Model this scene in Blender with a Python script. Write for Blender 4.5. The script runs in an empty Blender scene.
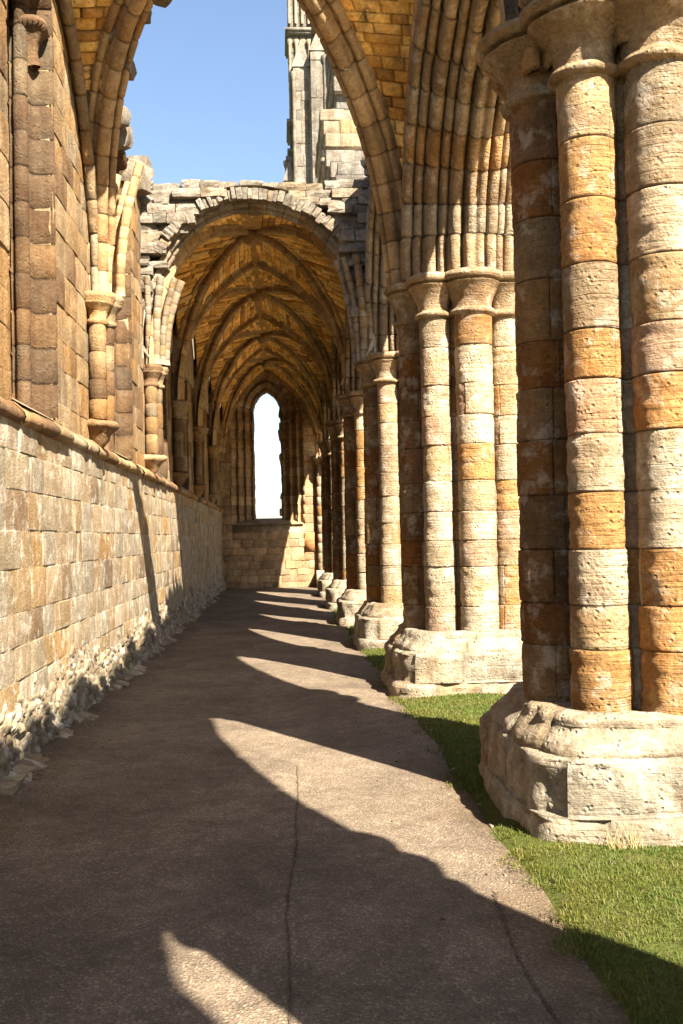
import bpy, math, random
import numpy as np
from mathutils import Matrix, Vector
PI = math.pi
C = bpy.context.scene.collection
rng = random.Random(11)
nrs = np.random.RandomState(5)

# ------------------------------------------------------------------ noise
def _hash(ix, iy, iz, seed):
    n = (ix.astype(np.int64) * 374761393 + iy.astype(np.int64) * 668265263 + iz.astype(np.int64) * 2147483647 + seed * 974711) & 0xffffffff
    n = ((n ^ (n >> 13)) * 1274126177) & 0xffffffff
    n = ((n ^ (n >> 16)) * 2246822519) & 0xffffffff
    n = n ^ (n >> 15)
    return (n & 0xffff) / 32767.5 - 1.0

def vnoise(p, sc, seed=0):
    p = p * np.asarray(sc)
    i = np.floor(p).astype(np.int64); f = p - i
    f = f * f * (3 - 2 * f)
    x, y, z = i[..., 0], i[..., 1], i[..., 2]
    r = 0
    for dx in (0, 1):
        wx = f[..., 0] if dx else 1 - f[..., 0]
        for dy in (0, 1):
            wy = f[..., 1] if dy else 1 - f[..., 1]
            for dz in (0, 1):
                wz = f[..., 2] if dz else 1 - f[..., 2]
                r = r + _hash(x + dx, y + dy, z + dz, seed) * wx * wy * wz
    return r

def fbm(p, sc, seed=0, o=3):
    a, r = 1.0, 0
    sc = np.asarray(sc, float)
    for k in range(o):
        r = r + a * vnoise(p, sc * 2 ** k, seed + 17 * k); a *= .5
    return r

# ------------------------------------------------------------------ mesh collecting
class MB:
    def __init__(s):
        s.v, s.f, s.t, s.n = [], [], [], 0
    def add(s, v, f, tint):
        v = np.asarray(v, float).reshape(-1, 3)
        f = np.asarray(f, int)
        s.v.append(v); s.f.append(f + s.n)
        t = np.asarray(tint, float)
        if t.ndim == 1: t = np.repeat(t[None, :], len(v), 0)
        s.t.append(t); s.n += len(v)
    def grid(s, P3, tint, wrap=False):
        nu, nv = P3.shape[:2]
        idx = np.arange(nu * nv).reshape(nu, nv)
        if wrap: idx = np.concatenate([idx, idx[:1]], 0)
        f = np.stack([idx[:-1, :-1], idx[1:, :-1], idx[1:, 1:], idx[:-1, 1:]], -1).reshape(-1, 4)
        if np.ndim(tint) == 3: tint = np.asarray(tint).reshape(-1, 3)
        s.add(P3.reshape(-1, 3), f, tint)
    def box(s, x0, x1, y0, y1, z0, z1, tint=(.3, .24, .16)):
        v = [(x, y, z) for x in (x0, x1) for y in (y0, y1) for z in (z0, z1)]
        f = [(0, 1, 3, 2), (4, 6, 7, 5), (0, 4, 5, 1), (2, 3, 7, 6), (0, 2, 6, 4), (1, 5, 7, 3)]
        s.add(v, f, tint)
    def build(s, name, mat, parent=None, smooth=True, warp=0.0, base=None):
        me = bpy.data.meshes.new(name)
        v = np.concatenate(s.v)
        t = np.concatenate(s.t)
        if warp: 
            v = v + warp * np.stack([vnoise(v, 1.7, 3), vnoise(v, 1.7, 4), vnoise(v, 1.7, 5)], -1)
        off = np.zeros(3)
        if parent is not None:
            q = parent
            while q is not None:
                off += np.array(q.location); q = q.parent
        elif base is not None: off = np.array(base, float)
        v = v - off
        q4 = [f for f in s.f if f.shape[1] == 4]; q3 = [f for f in s.f if f.shape[1] == 3]
        loops = np.concatenate([f.reshape(-1) for f in q4 + q3])
        n4 = sum(len(f) for f in q4); n3 = sum(len(f) for f in q3)
        me.vertices.add(len(v)); me.loops.add(len(loops)); me.polygons.add(n4 + n3)
        me.vertices.foreach_set('co', v.reshape(-1))
        me.loops.foreach_set('vertex_index', loops.astype(np.int32))
        st = np.concatenate([np.arange(n4) * 4, n4 * 4 + np.arange(n3) * 3]).astype(np.int32)
        me.polygons.foreach_set('loop_start', st)
        me.polygons.foreach_set('use_smooth', np.full(n4 + n3, smooth))
        me.update(calc_edges=True)
        a = me.attributes.new('tint', 'FLOAT_COLOR', 'POINT')
        a.data.foreach_set('color', np.concatenate([t, np.ones((len(t), 1))], 1).astype(np.float32).reshape(-1))
        me.materials.append(mat)
        o = bpy.data.objects.new(name, me); C.objects.link(o)
        if parent is not None: o.parent = parent
        else: o.location = off
        return o

def thing(name, label, cat, loc, group=None):
    o = bpy.data.objects.new(name, None); C.objects.link(o)
    o.location = loc; o.empty_display_size = .3
    o['label'] = label; o['category'] = cat
    if group: o['group'] = group
    return o
def tag(o, label, cat, group=None):
    o['label'] = label; o['category'] = cat
    if group: o['group'] = group
    return o
def structure(o): o['kind'] = 'structure'; return o
def stuff(o, label=None, cat=None):
    o['kind'] = 'stuff'
    if label: o['label'] = label; o['category'] = cat
    return o

# ------------------------------------------------------------------ colours of the stones
PAL = {
 'pier': [((.66, .555, .40), 4), ((.70, .615, .475), 2.5), ((.62, .36, .145), 3.4), ((.61, .455, .265), 3), ((.62, .45, .32), 1.5), ((.50, .39, .26), 1.5)],
 'wall': [((.54, .435, .295), 5), ((.59, .51, .385), 4), ((.53, .385, .215), 3), ((.35, .255, .165), 1), ((.49, .425, .325), 3), ((.55, .37, .17), .6)],
 'upper': [((.47, .33, .18), 5), ((.50, .38, .235), 3), ((.44, .27, .12), 3), ((.27, .175, .10), 3), ((.40, .32, .22), 2)],
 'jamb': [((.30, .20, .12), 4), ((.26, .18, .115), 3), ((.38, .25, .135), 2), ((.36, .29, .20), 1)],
 'vault': [((.76, .51, .17), 4), ((.80, .56, .22), 3), ((.64, .39, .12), 3), ((.42, .24, .08), 1.5), ((.70, .54, .27), 1)],
 'rib': [((.34, .25, .145), 4), ((.29, .205, .115), 3), ((.38, .29, .175), 2), ((.35, .22, .11), 1)],
 'grey': [((.41, .38, .33), 4), ((.35, .325, .285), 3), ((.47, .435, .38), 3), ((.44, .37, .28), 1)],
 'tower': [((.40, .385, .36), 4), ((.34, .33, .31), 3), ((.47, .455, .425), 3), ((.44, .395, .33), .7)],
 'arch': [((.52, .41, .26), 4), ((.58, .39, .19), 3), ((.46, .35, .22), 3), ((.56, .48, .35), 2)],
 'arch_grey': [((.52, .45, .35), 4), ((.48, .40, .29), 3), ((.55, .40, .23), 2), ((.57, .51, .42), 2)],
 'plinth': [((.66, .60, .49), 4), ((.62, .55, .43), 3), ((.58, .47, .32), 1)],
 'east': [((.34, .245, .15), 4), ((.30, .215, .135), 3), ((.39, .29, .175), 3), ((.25, .175, .11), 2)],
 'rubble': [((.53, .445, .32), 4), ((.47, .38, .26), 3), ((.56, .48, .355), 3), ((.42, .31, .19), 1.5)],
}
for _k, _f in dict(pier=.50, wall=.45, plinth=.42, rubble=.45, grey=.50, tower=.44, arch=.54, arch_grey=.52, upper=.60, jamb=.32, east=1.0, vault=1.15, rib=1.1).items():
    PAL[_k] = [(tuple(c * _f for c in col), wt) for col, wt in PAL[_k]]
def pick(pal, r=rng, j=.11):
    L = PAL[pal]; tot = sum(w for _, w in L); x = r.random() * tot
    for c, w in L:
        x -= w
        if x <= 0: break
    k = 1 + r.uniform(-j, j); k2 = 1 + r.uniform(-.04, .04)
    return np.array([c[0] * k * k2, c[1] * k, c[2] * k / k2])

# ------------------------------------------------------------------ stone blocks
def patch(mb, P, u0, u1, v0, v1, tint, eu, ev, su=.12, sv=.12, h0=0., joint=.018, amp=.008, nsc=5., strata=0., wear=.012, seed=0, lu=1., lv=1., mortar=.5, spall=0., fine=0.):
    """one block as a height field: its border drops into the joint, its face is worn. lu / lv: metres per unit of u / v"""
    du, dv = (u1 - u0), (v1 - v0)
    nu = max(2, int(round(du * lu / su)) + 1); nv = max(2, int(round(dv * lv / sv)) + 1)
    eu = min(eu, du * .12); ev = min(ev, dv * .12)
    us = np.concatenate([[u0, u0 + eu], np.linspace(u0 + 2.2 * eu, u1 - 2.2 * eu, nu), [u1 - eu, u1]])
    vs = np.concatenate([[v0, v0 + ev], np.linspace(v0 + 2.2 * ev, v1 - 2.2 * ev, nv), [v1 - ev, v1]])
    U, V = np.meshgrid(us, vs, indexing='ij')
    H = np.full(U.shape, h0)
    p0 = P(U, V, H)
    n = fbm(p0, nsc, seed, 3)
    H = h0 + amp * n
    if strata: H = H + strata * np.minimum(0, vnoise(p0, (3, 3, 26), seed + 5) - .1 + .5 * n)
    if spall:
        q = fbm(p0, (4.2, 4.2, 5.5), seed + 77, 4)
        H = H - spall * np.clip((q - .22) / .10, 0, 1) * (1 + .5 * vnoise(p0, 30, seed))
    if fine: H = H + fine * fbm(p0, (34, 34, 46), seed + 9, 2)
    cu = np.minimum(U - u0, u1 - U) * lu; cv = np.minimum(V - v0, v1 - V) * lv
    H = H - wear * np.exp(-(cu ** 2 + cv ** 2) / (.07 ** 2)) * (1 + n)
    H = H - wear * .6 * np.exp(-np.minimum(cu, cv) / .02)
    H[0, :] = H[-1, :] = -joint; H[:, 0] = H[:, -1] = -joint
    T = np.repeat(np.repeat(np.asarray(tint, float)[None, None, :], U.shape[0], 0), U.shape[1], 1)
    T[0, :] *= mortar; T[-1, :] *= mortar; T[1:-1, 0] *= mortar; T[1:-1, -1] *= mortar
    mb.grid(P(U, V, H), T)

def courses(v0, v1, lo, hi, r=rng):
    out = [v0]
    while out[-1] < v1 - lo * .6:
        out.append(out[-1] + r.uniform(lo, hi))
    if len(out) == 1: out.append(v1)
    k = (v1 - v0) / (out[-1] - v0)
    return [v0 + (c - v0) * k for c in out]

def masonry(mb, P, u0, u1, cs, llo, lhi, pal, free=None, gap=.008, prot=.012, r=rng, top=None, **kw):
    for va, vb in zip(cs[:-1], cs[1:]):
        spans = free(va, vb) if free else [(u0, u1)]
        for a, b in spans:
            if b - a < .04: continue
            bl = courses(a, b, llo, lhi, r)
            for p, q in zip(bl[:-1], bl[1:]):
                if top is not None and vb > top(.5 * (p + q)) : continue
                patch(mb, P, p, q, va, vb, pick(pal, r), gap, gap, h0=r.uniform(-prot, prot), seed=r.randrange(999), **kw)

# rock template: rounded cube
def _rock():
    n = 4; pts = []; faces = []
    lin = np.linspace(-1, 1, n)
    for ax in range(3):
        for sg in (-1, 1):
            A, B = np.meshgrid(lin, lin, indexing='ij')
            g = np.zeros((n, n, 3)); g[..., ax] = sg; g[..., (ax + 1) % 3] = A; g[..., (ax + 2) % 3] = B
            idx = np.arange(n * n).reshape(n, n) + len(pts) * n * n
            f = np.stack([idx[:-1, :-1], idx[1:, :-1], idx[1:, 1:], idx[:-1, 1:]], -1).reshape(-1, 4)
            pts.append(g.reshape(-1, 3)); faces.append(f)
    p = np.concatenate(pts); nn = np.linalg.norm(p, axis=1, keepdims=True)
    return p, p / nn, np.concatenate(faces)
ROCK = _rock()
def rock(mb, c, size, tint, r=rng, rnd=.35, rot=None, jit=.16):
    cube, sph, f = ROCK
    p = cube * (1 - rnd) + sph * rnd * 1.25
    o = np.array([r.uniform(0, 99), r.uniform(0, 99), r.uniform(0, 99)])
    p = p + jit * np.stack([vnoise(p + o, 1.3, 1), vnoise(p + o, 1.3, 2), vnoise(p + o, 1.3, 3)], -1) + .06 * vnoise(p + o, 3.1, 4)[:, None] * sph
    p = p * np.asarray(size) * .5
    if rot is None: rot = (r.uniform(-.25, .25), r.uniform(-.25, .25), r.uniform(-.5, .5))
    from mathutils import Euler
    M = np.array(Euler(rot).to_matrix())
    mb.add(p @ M.T + np.asarray(c), f, tint)

# ------------------------------------------------------------------ sweeps (ribs, arches, mouldings)
def roll(cb, cn, r, a0=180, a1=360, k=7):
    return [(cb + r * math.cos(math.radians(a)), cn + r * math.sin(math.radians(a))) for a in np.linspace(a0, a1, k)]
RIB = [(-.19, .34), (-.19, .19)] + roll(-.145, .16, .042, 170, 380, 7) + [(-.085, .19), (-.075, .12)] + roll(0, .07, .068, 150, 390, 9) + [(.075, .12), (.085, .19)] + roll(.145, .16, .042, 160, 370, 7) + [(.19, .19), (.19, .34)]
SLIM = [(-.13, .3), (-.13, .1)] + roll(-.085, .09, .04, 180, 360, 5) + roll(0, .045, .05, 190, 350, 7) + roll(.085, .09, .04, 180, 360, 5) + [(.13, .1), (.13, .3)]
ROLLP = roll(0, .06, .06, 150, 390, 9)
_h = [(-.70, .60), (-.70, .52)] + roll(-.645, .48, .05, 180, 380, 6) + [(-.59, .54)] + roll(-.545, .40, .038, 180, 360, 5) + [(-.50, .45), (-.485, .38)] + roll(-.42, .31, .058, 180, 380, 7) + [(-.35, .39)] + roll(-.305, .24, .038, 180, 360, 5) + [(-.262, .29), (-.255, .21)] + roll(-.19, .145, .058, 180, 380, 7) + [(-.125, .22), (-.105, .14)]
FRONT = [(b * .8, n * .48) for b, n in RIB]
RIBV = [(b * .8, n * .85 + .03) for b, n in RIB]
ARCP = _h + roll(-.055, .055, .045, 170, 350, 6) + roll(.055, .055, .045, 190, 370, 6) + [(-b, n) for b, n in _h[::-1]]

def sweep(mb, S, prof, breaks, pal, groove=.012, sub=2, jit=.006, edge=.06, r=rng, rough=.006, tint_fn=None):
    prof = np.array(prof); cb = prof[:, 0].mean(); cn = prof[:, 1].max()
    for a, b in zip(breaks[:-1], breaks[1:]):
        e = (b - a) * edge
        ts = np.concatenate([[a], np.linspace(a + e, b - e, sub + 1), [b]])
        T = np.repeat(ts[:, None], len(prof), 1)
        B = np.repeat(prof[None, :, 0], len(ts), 0) + r.uniform(-jit, jit)
        N = np.repeat(prof[None, :, 1], len(ts), 0) + r.uniform(-jit, jit)
        p0 = S(T, B, N)
        w = fbm(p0, 7, 31, 2) * rough
        k = np.ones(len(ts)); 
        g = np.zeros(len(ts)); g[0] = g[-1] = 1
        sc = 1 - g[:, None] * groove * 4 
        B2 = cb + (B - cb) * sc
        N2 = N + g[:, None] * groove + w
        tt = pick(pal, r, .08)
        TT = np.repeat(np.repeat(tt[None, None, :], len(ts), 0), len(prof), 1); TT[0] *= .5; TT[-1] *= .5
        mb.grid(S(T, B2, N2), TT)

def pointed(hw, zs, rise, z0=None):
    """two-centred arch about w = 0; t in [-1,0] left leg, [0,1] left arc, [1,2] right arc, [2,3] right leg; n grows outwards"""
    r = (hw * hw + rise * rise) / (2 * hw)
    def S(t, n):
        rn = r + n
        th = np.arccos(np.clip((r - hw) / rn, -1, 1))
        tt = np.where(t <= 1, t, 2 - t)
        ang = np.clip(tt, 0, 1) * th
        w = r - hw - rn * np.cos(ang); z = zs + rn * np.sin(ang)
        if z0 is not None:
            z = np.where(tt < 0, zs + tt * (zs - z0), z)
        w = np.where(t <= 1, w, -w)
        return w, z
    return S

# quarter curve of a vault rib, from springing corner to crown
def qcurve(c, k, zs, zc, px=1.0, tmax=1.0):
    c = np.array(c, float); k = np.array(k, float)
    L = np.linalg.norm(k - c); Hh = zc - zs
    if Hh > L * 1.02:
        r = (L * L + Hh * Hh) / (2 * L); thm = math.acos((r - L) / r)
        def qz(t): return (r - r * np.cos(t * thm)) / L, zs + r * np.sin(t * thm)
    else:
        def qz(t): return 1 - np.cos(t * PI / 2), zs + Hh * np.sin(t * PI / 2)
    def F(t):
        t = np.asarray(t, float) * tmax
        q, z = qz(t)
        x = c[0] + (k[0] - c[0]) * np.power(np.maximum(q, 0), px); y = c[1] + (k[1] - c[1]) * q
        return np.stack([x, y, z], -1)
    F.dir = (k - c) / L
    return F
def stilted(c, k, zs, zc, R0):
    """quarter of a rounder arch: a straight leg, then an elliptical quarter up to the crown"""
    c = np.array(c, float); k = np.array(k, float); L = np.linalg.norm(k - c); leg = zc - R0 - zs
    tl = leg / (leg + R0 * 1.57)
    def F(t):
        t = np.asarray(t, float); a = np.clip((t - tl) / (1 - tl), 0, 1.05) * PI / 2
        q = 1 - np.cos(a); z = np.where(t < tl, zs + leg * t / tl, zs + leg + R0 * np.sin(a))
        q = q + .06 * np.clip(t / tl, 0, 1) * (1 - q)
        return np.stack([c[0] + (k[0] - c[0]) * q, c[1] + (k[1] - c[1]) * q, z], -1)
    F.dir = (k - c) / L
    return F
def rib_S(F):
    d = np.array([F.dir[0], F.dir[1], 0.]); bn = np.array([-d[1], d[0], 0.])
    def S(t, b, n):
        e = 1e-3
        T = F(t + e) - F(t - e); T /= np.linalg.norm(T, axis=-1, keepdims=True)
        N = np.cross(T, bn); N = N * np.sign(N[..., 2:3] + 1e-9)
        # outward (extrados) side: away from the span
        N0 = np.stack([-d[0] * np.ones_like(t), -d[1] * np.ones_like(t), 0 * t], -1)
        N = np.where((N * N0).sum(-1, keepdims=True) < -1e-6, -N, N)
        return F(t) + b[..., None] * bn + n[..., None] * N
    return S
def curve_len(F, n=60):
    p = F(np.linspace(0, 1, n)); return np.linalg.norm(np.diff(p, axis=0), axis=1).sum()
def web(mb, A, B, pal, inside, ch=.105, blen=.40, off=.13, r=rng, t0=0.02, t1=1.0, detail=True, top=True):
    """vault cell between two rib curves, coursed; inside = a point below the cell"""
    inside = np.array(inside, float)
    def base(s, t): return A(t) * (1 - s[..., None]) + B(t) * s[..., None]
    def P(s, t, h):
        e = 2e-3
        p = base(s, t)
        du = base(s + e, t) - base(s - e, t); dv = base(s, t + e) - base(s, t - e)
        n = np.cross(du, dv); n /= (np.linalg.norm(n, axis=-1, keepdims=True) + 1e-9)
        sg = np.sign(((inside - p) * n).sum(-1, keepdims=True)); sg[sg == 0] = 1
        return p + n * sg * (h[..., None] - off)
    L = .5 * (curve_len(A) + curve_len(B)) * (t1 - t0)
    cs = courses(t0, t1, ch / L * .8 * (t1 - t0), ch / L * 1.25 * (t1 - t0), r)
    for a, b in zip(cs[:-1], cs[1:]):
        w = np.linalg.norm(A(.5 * (a + b)) - B(.5 * (a + b)))
        if w < .03: continue
        bl = courses(0, 1, min(1, blen * .6 / w), min(1.2, blen * 1.4 / w), r)
        for p, q in zip(bl[:-1], bl[1:]):
            patch(mb, P, p, q, a, b, pick(pal, r, .16), .02 / w, (b - a) * .1, su=.2, sv=.2, h0=r.uniform(-.018, .018), joint=.03, amp=.012, nsc=7, lu=w, lv=L / (t1 - t0), seed=r.randrange(999))
    if top:
        U, V = np.meshgrid(np.linspace(0, 1, 6), np.linspace(t0, t1, 16), indexing='ij')
        mb.grid(P(U, V, np.full(U.shape, -.06)), (.2, .14, .08))
        mb.grid(P(U, V, np.full(U.shape, -.3)), (.35, .32, .27))

# ------------------------------------------------------------------ materials
def nodes(name):
    m = bpy.data.materials.new(name); m.use_nodes = True
    nt = m.node_tree; b = nt.nodes['Principled BSDF']
    return m, nt, b, nt.links
def N(nt, t, **kw):
    n = nt.nodes.new(t)
    for k, v in kw.items():
        if k in n.inputs: n.inputs[k].default_value = v
        else: setattr(n, k, v)
    return n
def stone_mat(name, bump=.5, grain=38, stain=.35, strata=0., lichen=0., dark=0., pits=.5, iron=0., streak=0.):
    m, nt, b, L = nodes(name)
    b.inputs['Roughness'].default_value = .92
    b.inputs['Specular IOR Level'].default_value = .15
    at = N(nt, 'ShaderNodeAttribute', attribute_name='tint')
    geo = N(nt, 'ShaderNodeNewGeometry')
    n1 = N(nt, 'ShaderNodeTexNoise', Scale=grain, Detail=6, Roughness=.7); L.new(geo.outputs['Position'], n1.inputs['Vector'])
    n2 = N(nt, 'ShaderNodeTexNoise', Scale=2.3, Detail=5, Roughness=.62, Distortion=.6); L.new(geo.outputs['Position'], n2.inputs['Vector'])
    n3 = N(nt, 'ShaderNodeTexNoise', Scale=9.5, Detail=5, Roughness=.7, Distortion=.3); L.new(geo.outputs['Position'], n3.inputs['Vector'])
    def ramp(src, p0, p1, c0, c1):
        r = N(nt, 'ShaderNodeValToRGB'); e = r.color_ramp.elements
        e[0].position = p0; e[1].position = p1; e[0].color = (*c0, 1); e[1].color = (*c1, 1)
        L.new(src, r.inputs['Fac']); return r
    def mul(a, bb, f=1.):
        x = N(nt, 'ShaderNodeMix', data_type='RGBA', blend_type='MULTIPLY'); x.inputs[0].default_value = f
        L.new(a, x.inputs[6]); L.new(bb, x.inputs[7]); return x.outputs[2]
    r1 = ramp(n1.outputs['Fac'], .25, .75, (.66, .62, .58), (1.22, 1.22, 1.22))
    c = mul(at.outputs['Color'], r1.outputs['Color'])
    r3 = ramp(n3.outputs['Fac'], .3, .72, (.72, .66, .58), (1.18, 1.17, 1.15))
    c = mul(c, r3.outputs['Color'])
    r2 = ramp(n2.outputs['Fac'], .36, .60, (1 - stain, 1 - stain * 1.12, 1 - stain * 1.25), (1.06, 1.05, 1.03))
    c = mul(c, r2.outputs['Color'])
    if iron:
        ni = N(nt, 'ShaderNodeTexNoise', Scale=1.9, Detail=6, Roughness=.6, Distortion=1.); L.new(geo.outputs['Position'], ni.inputs['Vector'])
        ri = ramp(ni.outputs['Fac'], .50, .64, (0, 0, 0), (iron, iron, iron))
        x = N(nt, 'ShaderNodeMix', data_type='RGBA', blend_type='MULTIPLY'); L.new(ri.outputs['Color'], x.inputs[0]); L.new(c, x.inputs[6]); x.inputs[7].default_value = (.98, .66, .36, 1); c = x.outputs[2]
    if streak:
        mps = N(nt, 'ShaderNodeMapping'); mps.inputs['Scale'].default_value = (7, 7, .55); L.new(geo.outputs['Position'], mps.inputs['Vector'])
        nk = N(nt, 'ShaderNodeTexNoise', Scale=1., Detail=6, Roughness=.65, Distortion=.3); L.new(mps.outputs[0], nk.inputs['Vector'])
        rk = ramp(nk.outputs['Fac'], .38, .6, (1 - streak, 1 - streak * 1.05, 1 - streak * 1.1), (1.05, 1.05, 1.04)); c = mul(c, rk.outputs['Color'])
    if lichen:
        nl = N(nt, 'ShaderNodeTexNoise', Scale=5.5, Detail=8, Roughness=.72); L.new(geo.outputs['Position'], nl.inputs['Vector'])
        rl = ramp(nl.outputs['Fac'], .52, .62, (0, 0, 0), (lichen, lichen, lichen))
        x = N(nt, 'ShaderNodeMix', data_type='RGBA'); L.new(rl.outputs['Color'], x.inputs[0]); L.new(c, x.inputs[6]); x.inputs[7].default_value = (.62, .58, .49, 1); c = x.outputs[2]
    if dark:
        nd = N(nt, 'ShaderNodeTexNoise', Scale=3.1, Detail=7, Roughness=.68, Distortion=.8); L.new(geo.outputs['Position'], nd.inputs['Vector'])
        rd = ramp(nd.outputs['Fac'], .54, .66, (0, 0, 0), (dark, dark, dark))
        x = N(nt, 'ShaderNodeMix', data_type='RGBA'); L.new(rd.outputs['Color'], x.inputs[0]); L.new(c, x.inputs[6]); x.inputs[7].default_value = (.10, .075, .05, 1); c = x.outputs[2]
    L.new(c, b.inputs['Base Color'])
    # relief: grain, pits, bedding
    vo = N(nt, 'ShaderNodeTexVoronoi', Scale=26.); L.new(geo.outputs['Position'], vo.inputs['Vector'])
    rv = ramp(vo.outputs['Distance'], .08, .36, (0, 0, 0), (1, 1, 1))
    pm = ramp(n3.outputs['Fac'], .44, .6, (0, 0, 0), (1, 1, 1))
    mp = N(nt, 'ShaderNodeMix', data_type='RGBA'); L.new(pm.outputs['Color'], mp.inputs[0]); mp.inputs[6].default_value = (1, 1, 1, 1); L.new(rv.outputs['Color'], mp.inputs[7])
    a1 = N(nt, 'ShaderNodeMath', operation='MULTIPLY_ADD'); L.new(mp.outputs[2], a1.inputs[0]); a1.inputs[1].default_value = pits; L.new(n1.outputs['Fac'], a1.inputs[2])
    a2 = N(nt, 'ShaderNodeMath', operation='MULTIPLY_ADD'); L.new(n3.outputs['Fac'], a2.inputs[0]); a2.inputs[1].default_value = 1.6; L.new(a1.outputs[0], a2.inputs[2])
    hgt = a2.outputs[0]
    if strata:
        mpn = N(nt, 'ShaderNodeMapping'); mpn.inputs['Scale'].default_value = (2.2, 2.2, 34); L.new(geo.outputs['Position'], mpn.inputs['Vector'])
        ns = N(nt, 'ShaderNodeTexNoise', Scale=1., Detail=3, Roughness=.6, Distortion=.5); L.new(mpn.outputs[0], ns.inputs['Vector'])
        rs = ramp(ns.outputs['Fac'], .36, .5, (0, 0, 0), (1, 1, 1))
        a3 = N(nt, 'ShaderNodeMath', operation='MULTIPLY_ADD'); L.new(rs.outputs['Color'], a3.inputs[0]); a3.inputs[1].default_value = strata; L.new(hgt, a3.inputs[2]); hgt = a3.outputs[0]
    bp = N(nt, 'ShaderNodeBump', Strength=bump, Distance=.016); L.new(hgt, bp.inputs['Height']); L.new(bp.outputs[0], b.inputs['Normal'])
    return m
M_PIER = stone_mat('weathered_pier_sandstone', .95, 42, .25, strata=.35, pits=1.2, lichen=.25, dark=.4, iron=.38, streak=.12)
M_PLINTH = stone_mat('worn_plinth_stone', .85, 30, .25, strata=.25, pits=1.3, dark=.4, iron=.3, lichen=.15, streak=.22)
M_WALL = stone_mat('ashlar_sandstone', .65, 45, .20, lichen=.3, dark=.22, streak=.10, iron=.15, pits=.7)
M_UPPER = stone_mat('sheltered_sandstone', .8, 40, .28, dark=.28, streak=.25, iron=.3, pits=.7)
M_VAULT = stone_mat('ochre_vault_stone', .7, 30, .16, dark=.12)
M_WEB = stone_mat('sooty_web_stone', .9, 24, .4, dark=.75, iron=.3, pits=.9)
M_RIB = stone_mat('moulded_rib_stone', .55, 38, .28, dark=.2)
M_GREY = stone_mat('grey_weathered_stone', .9, 22, .30, dark=.3, streak=.25)
M_RUBBLE = stone_mat('rubble_footing_stone', .9, 30, .25, lichen=.3, pits=.6)
M_EAST = stone_mat('brown_east_stone', .6, 30, .35, dark=.3)

def path_mat():
    m, nt, b, L = nodes('worn_asphalt')
    b.inputs['Roughness'].default_value = .9; b.inputs['Specular IOR Level'].default_value = .2
    geo = N(nt, 'ShaderNodeNewGeometry')
    def noise(sc, d=5, ro=.65, di=0.):
        n = N(nt, 'ShaderNodeTexNoise', Scale=sc, Detail=d, Roughness=ro, Distortion=di); L.new(geo.outputs['Position'], n.inputs['Vector']); return n
    def ramp(src, p0, p1, c0, c1):
        r = N(nt, 'ShaderNodeValToRGB'); e = r.color_ramp.elements
        e[0].position = p0; e[1].position = p1; e[0].color = (*c0, 1); e[1].color = (*c1, 1); L.new(src, r.inputs['Fac']); return r.outputs['Color']
    def mix(kind, a, bb, fac=1.):
        x = N(nt, 'ShaderNodeMix', data_type='RGBA', blend_type=kind)
        if isinstance(fac, float): x.inputs[0].default_value = fac
        else: L.new(fac, x.inputs[0])
        L.new(a, x.inputs[6])
        if isinstance(bb, tuple): x.inputs[7].default_value = (*bb, 1)
        else: L.new(bb, x.inputs[7])
        return x.outputs[2]
    n1 = noise(120., 4, .75); n2 = noise(1.1, 7, .62, .5); n3 = noise(7., 6, .7, .4); n4 = noise(38., 3, .6)
    vo = N(nt, 'ShaderNodeTexVoronoi', Scale=95.); L.new(geo.outputs['Position'], vo.inputs['Vector'])
    c = ramp(n1.outputs['Fac'], .3, .72, (.064, .049, .036), (.196, .148, .103))
    # pale and dark aggregate showing at the worn surface
    sep = N(nt, 'ShaderNodeSeparateColor'); L.new(vo.outputs['Color'], sep.inputs[0])
    c = mix('MIX', c, (.32, .26, .185), ramp(sep.outputs[0], .84, .88, (0, 0, 0), (.38, .38, .38)))
    c = mix('MIX', c, (.05, .042, .035), ramp(sep.outputs[1], .84, .88, (0, 0, 0), (.45, .45, .45)))
    c = mix('MULTIPLY', c, ramp(n3.outputs['Fac'], .35, .68, (.72, .71, .70), (1.12, 1.12, 1.11)))
    c = mix('MULTIPLY', c, ramp(n2.outputs['Fac'], .34, .62, (.70, .69, .68), (1.12, 1.11, 1.10)))
    at = N(nt, 'ShaderNodeAttribute', attribute_name='tint'); c = mix('MULTIPLY', c, at.outputs['Color'])
    L.new(c, b.inputs['Base Color'])
    ad = N(nt, 'ShaderNodeMath', operation='ADD'); L.new(n4.outputs['Fac'], ad.inputs[0]); L.new(vo.outputs['Distance'], ad.inputs[1])
    ad2 = N(nt, 'ShaderNodeMath', operation='MULTIPLY_ADD'); L.new(n3.outputs['Fac'], ad2.inputs[0]); ad2.inputs[1].default_value = 1.2; L.new(ad.outputs[0], ad2.inputs[2])
    bp = N(nt, 'ShaderNodeBump', Strength=.75, Distance=.008); L.new(ad2.outputs[0], bp.inputs['Height']); L.new(bp.outputs[0], b.inputs['Normal'])
    return m
M_PATH = path_mat()
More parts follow.
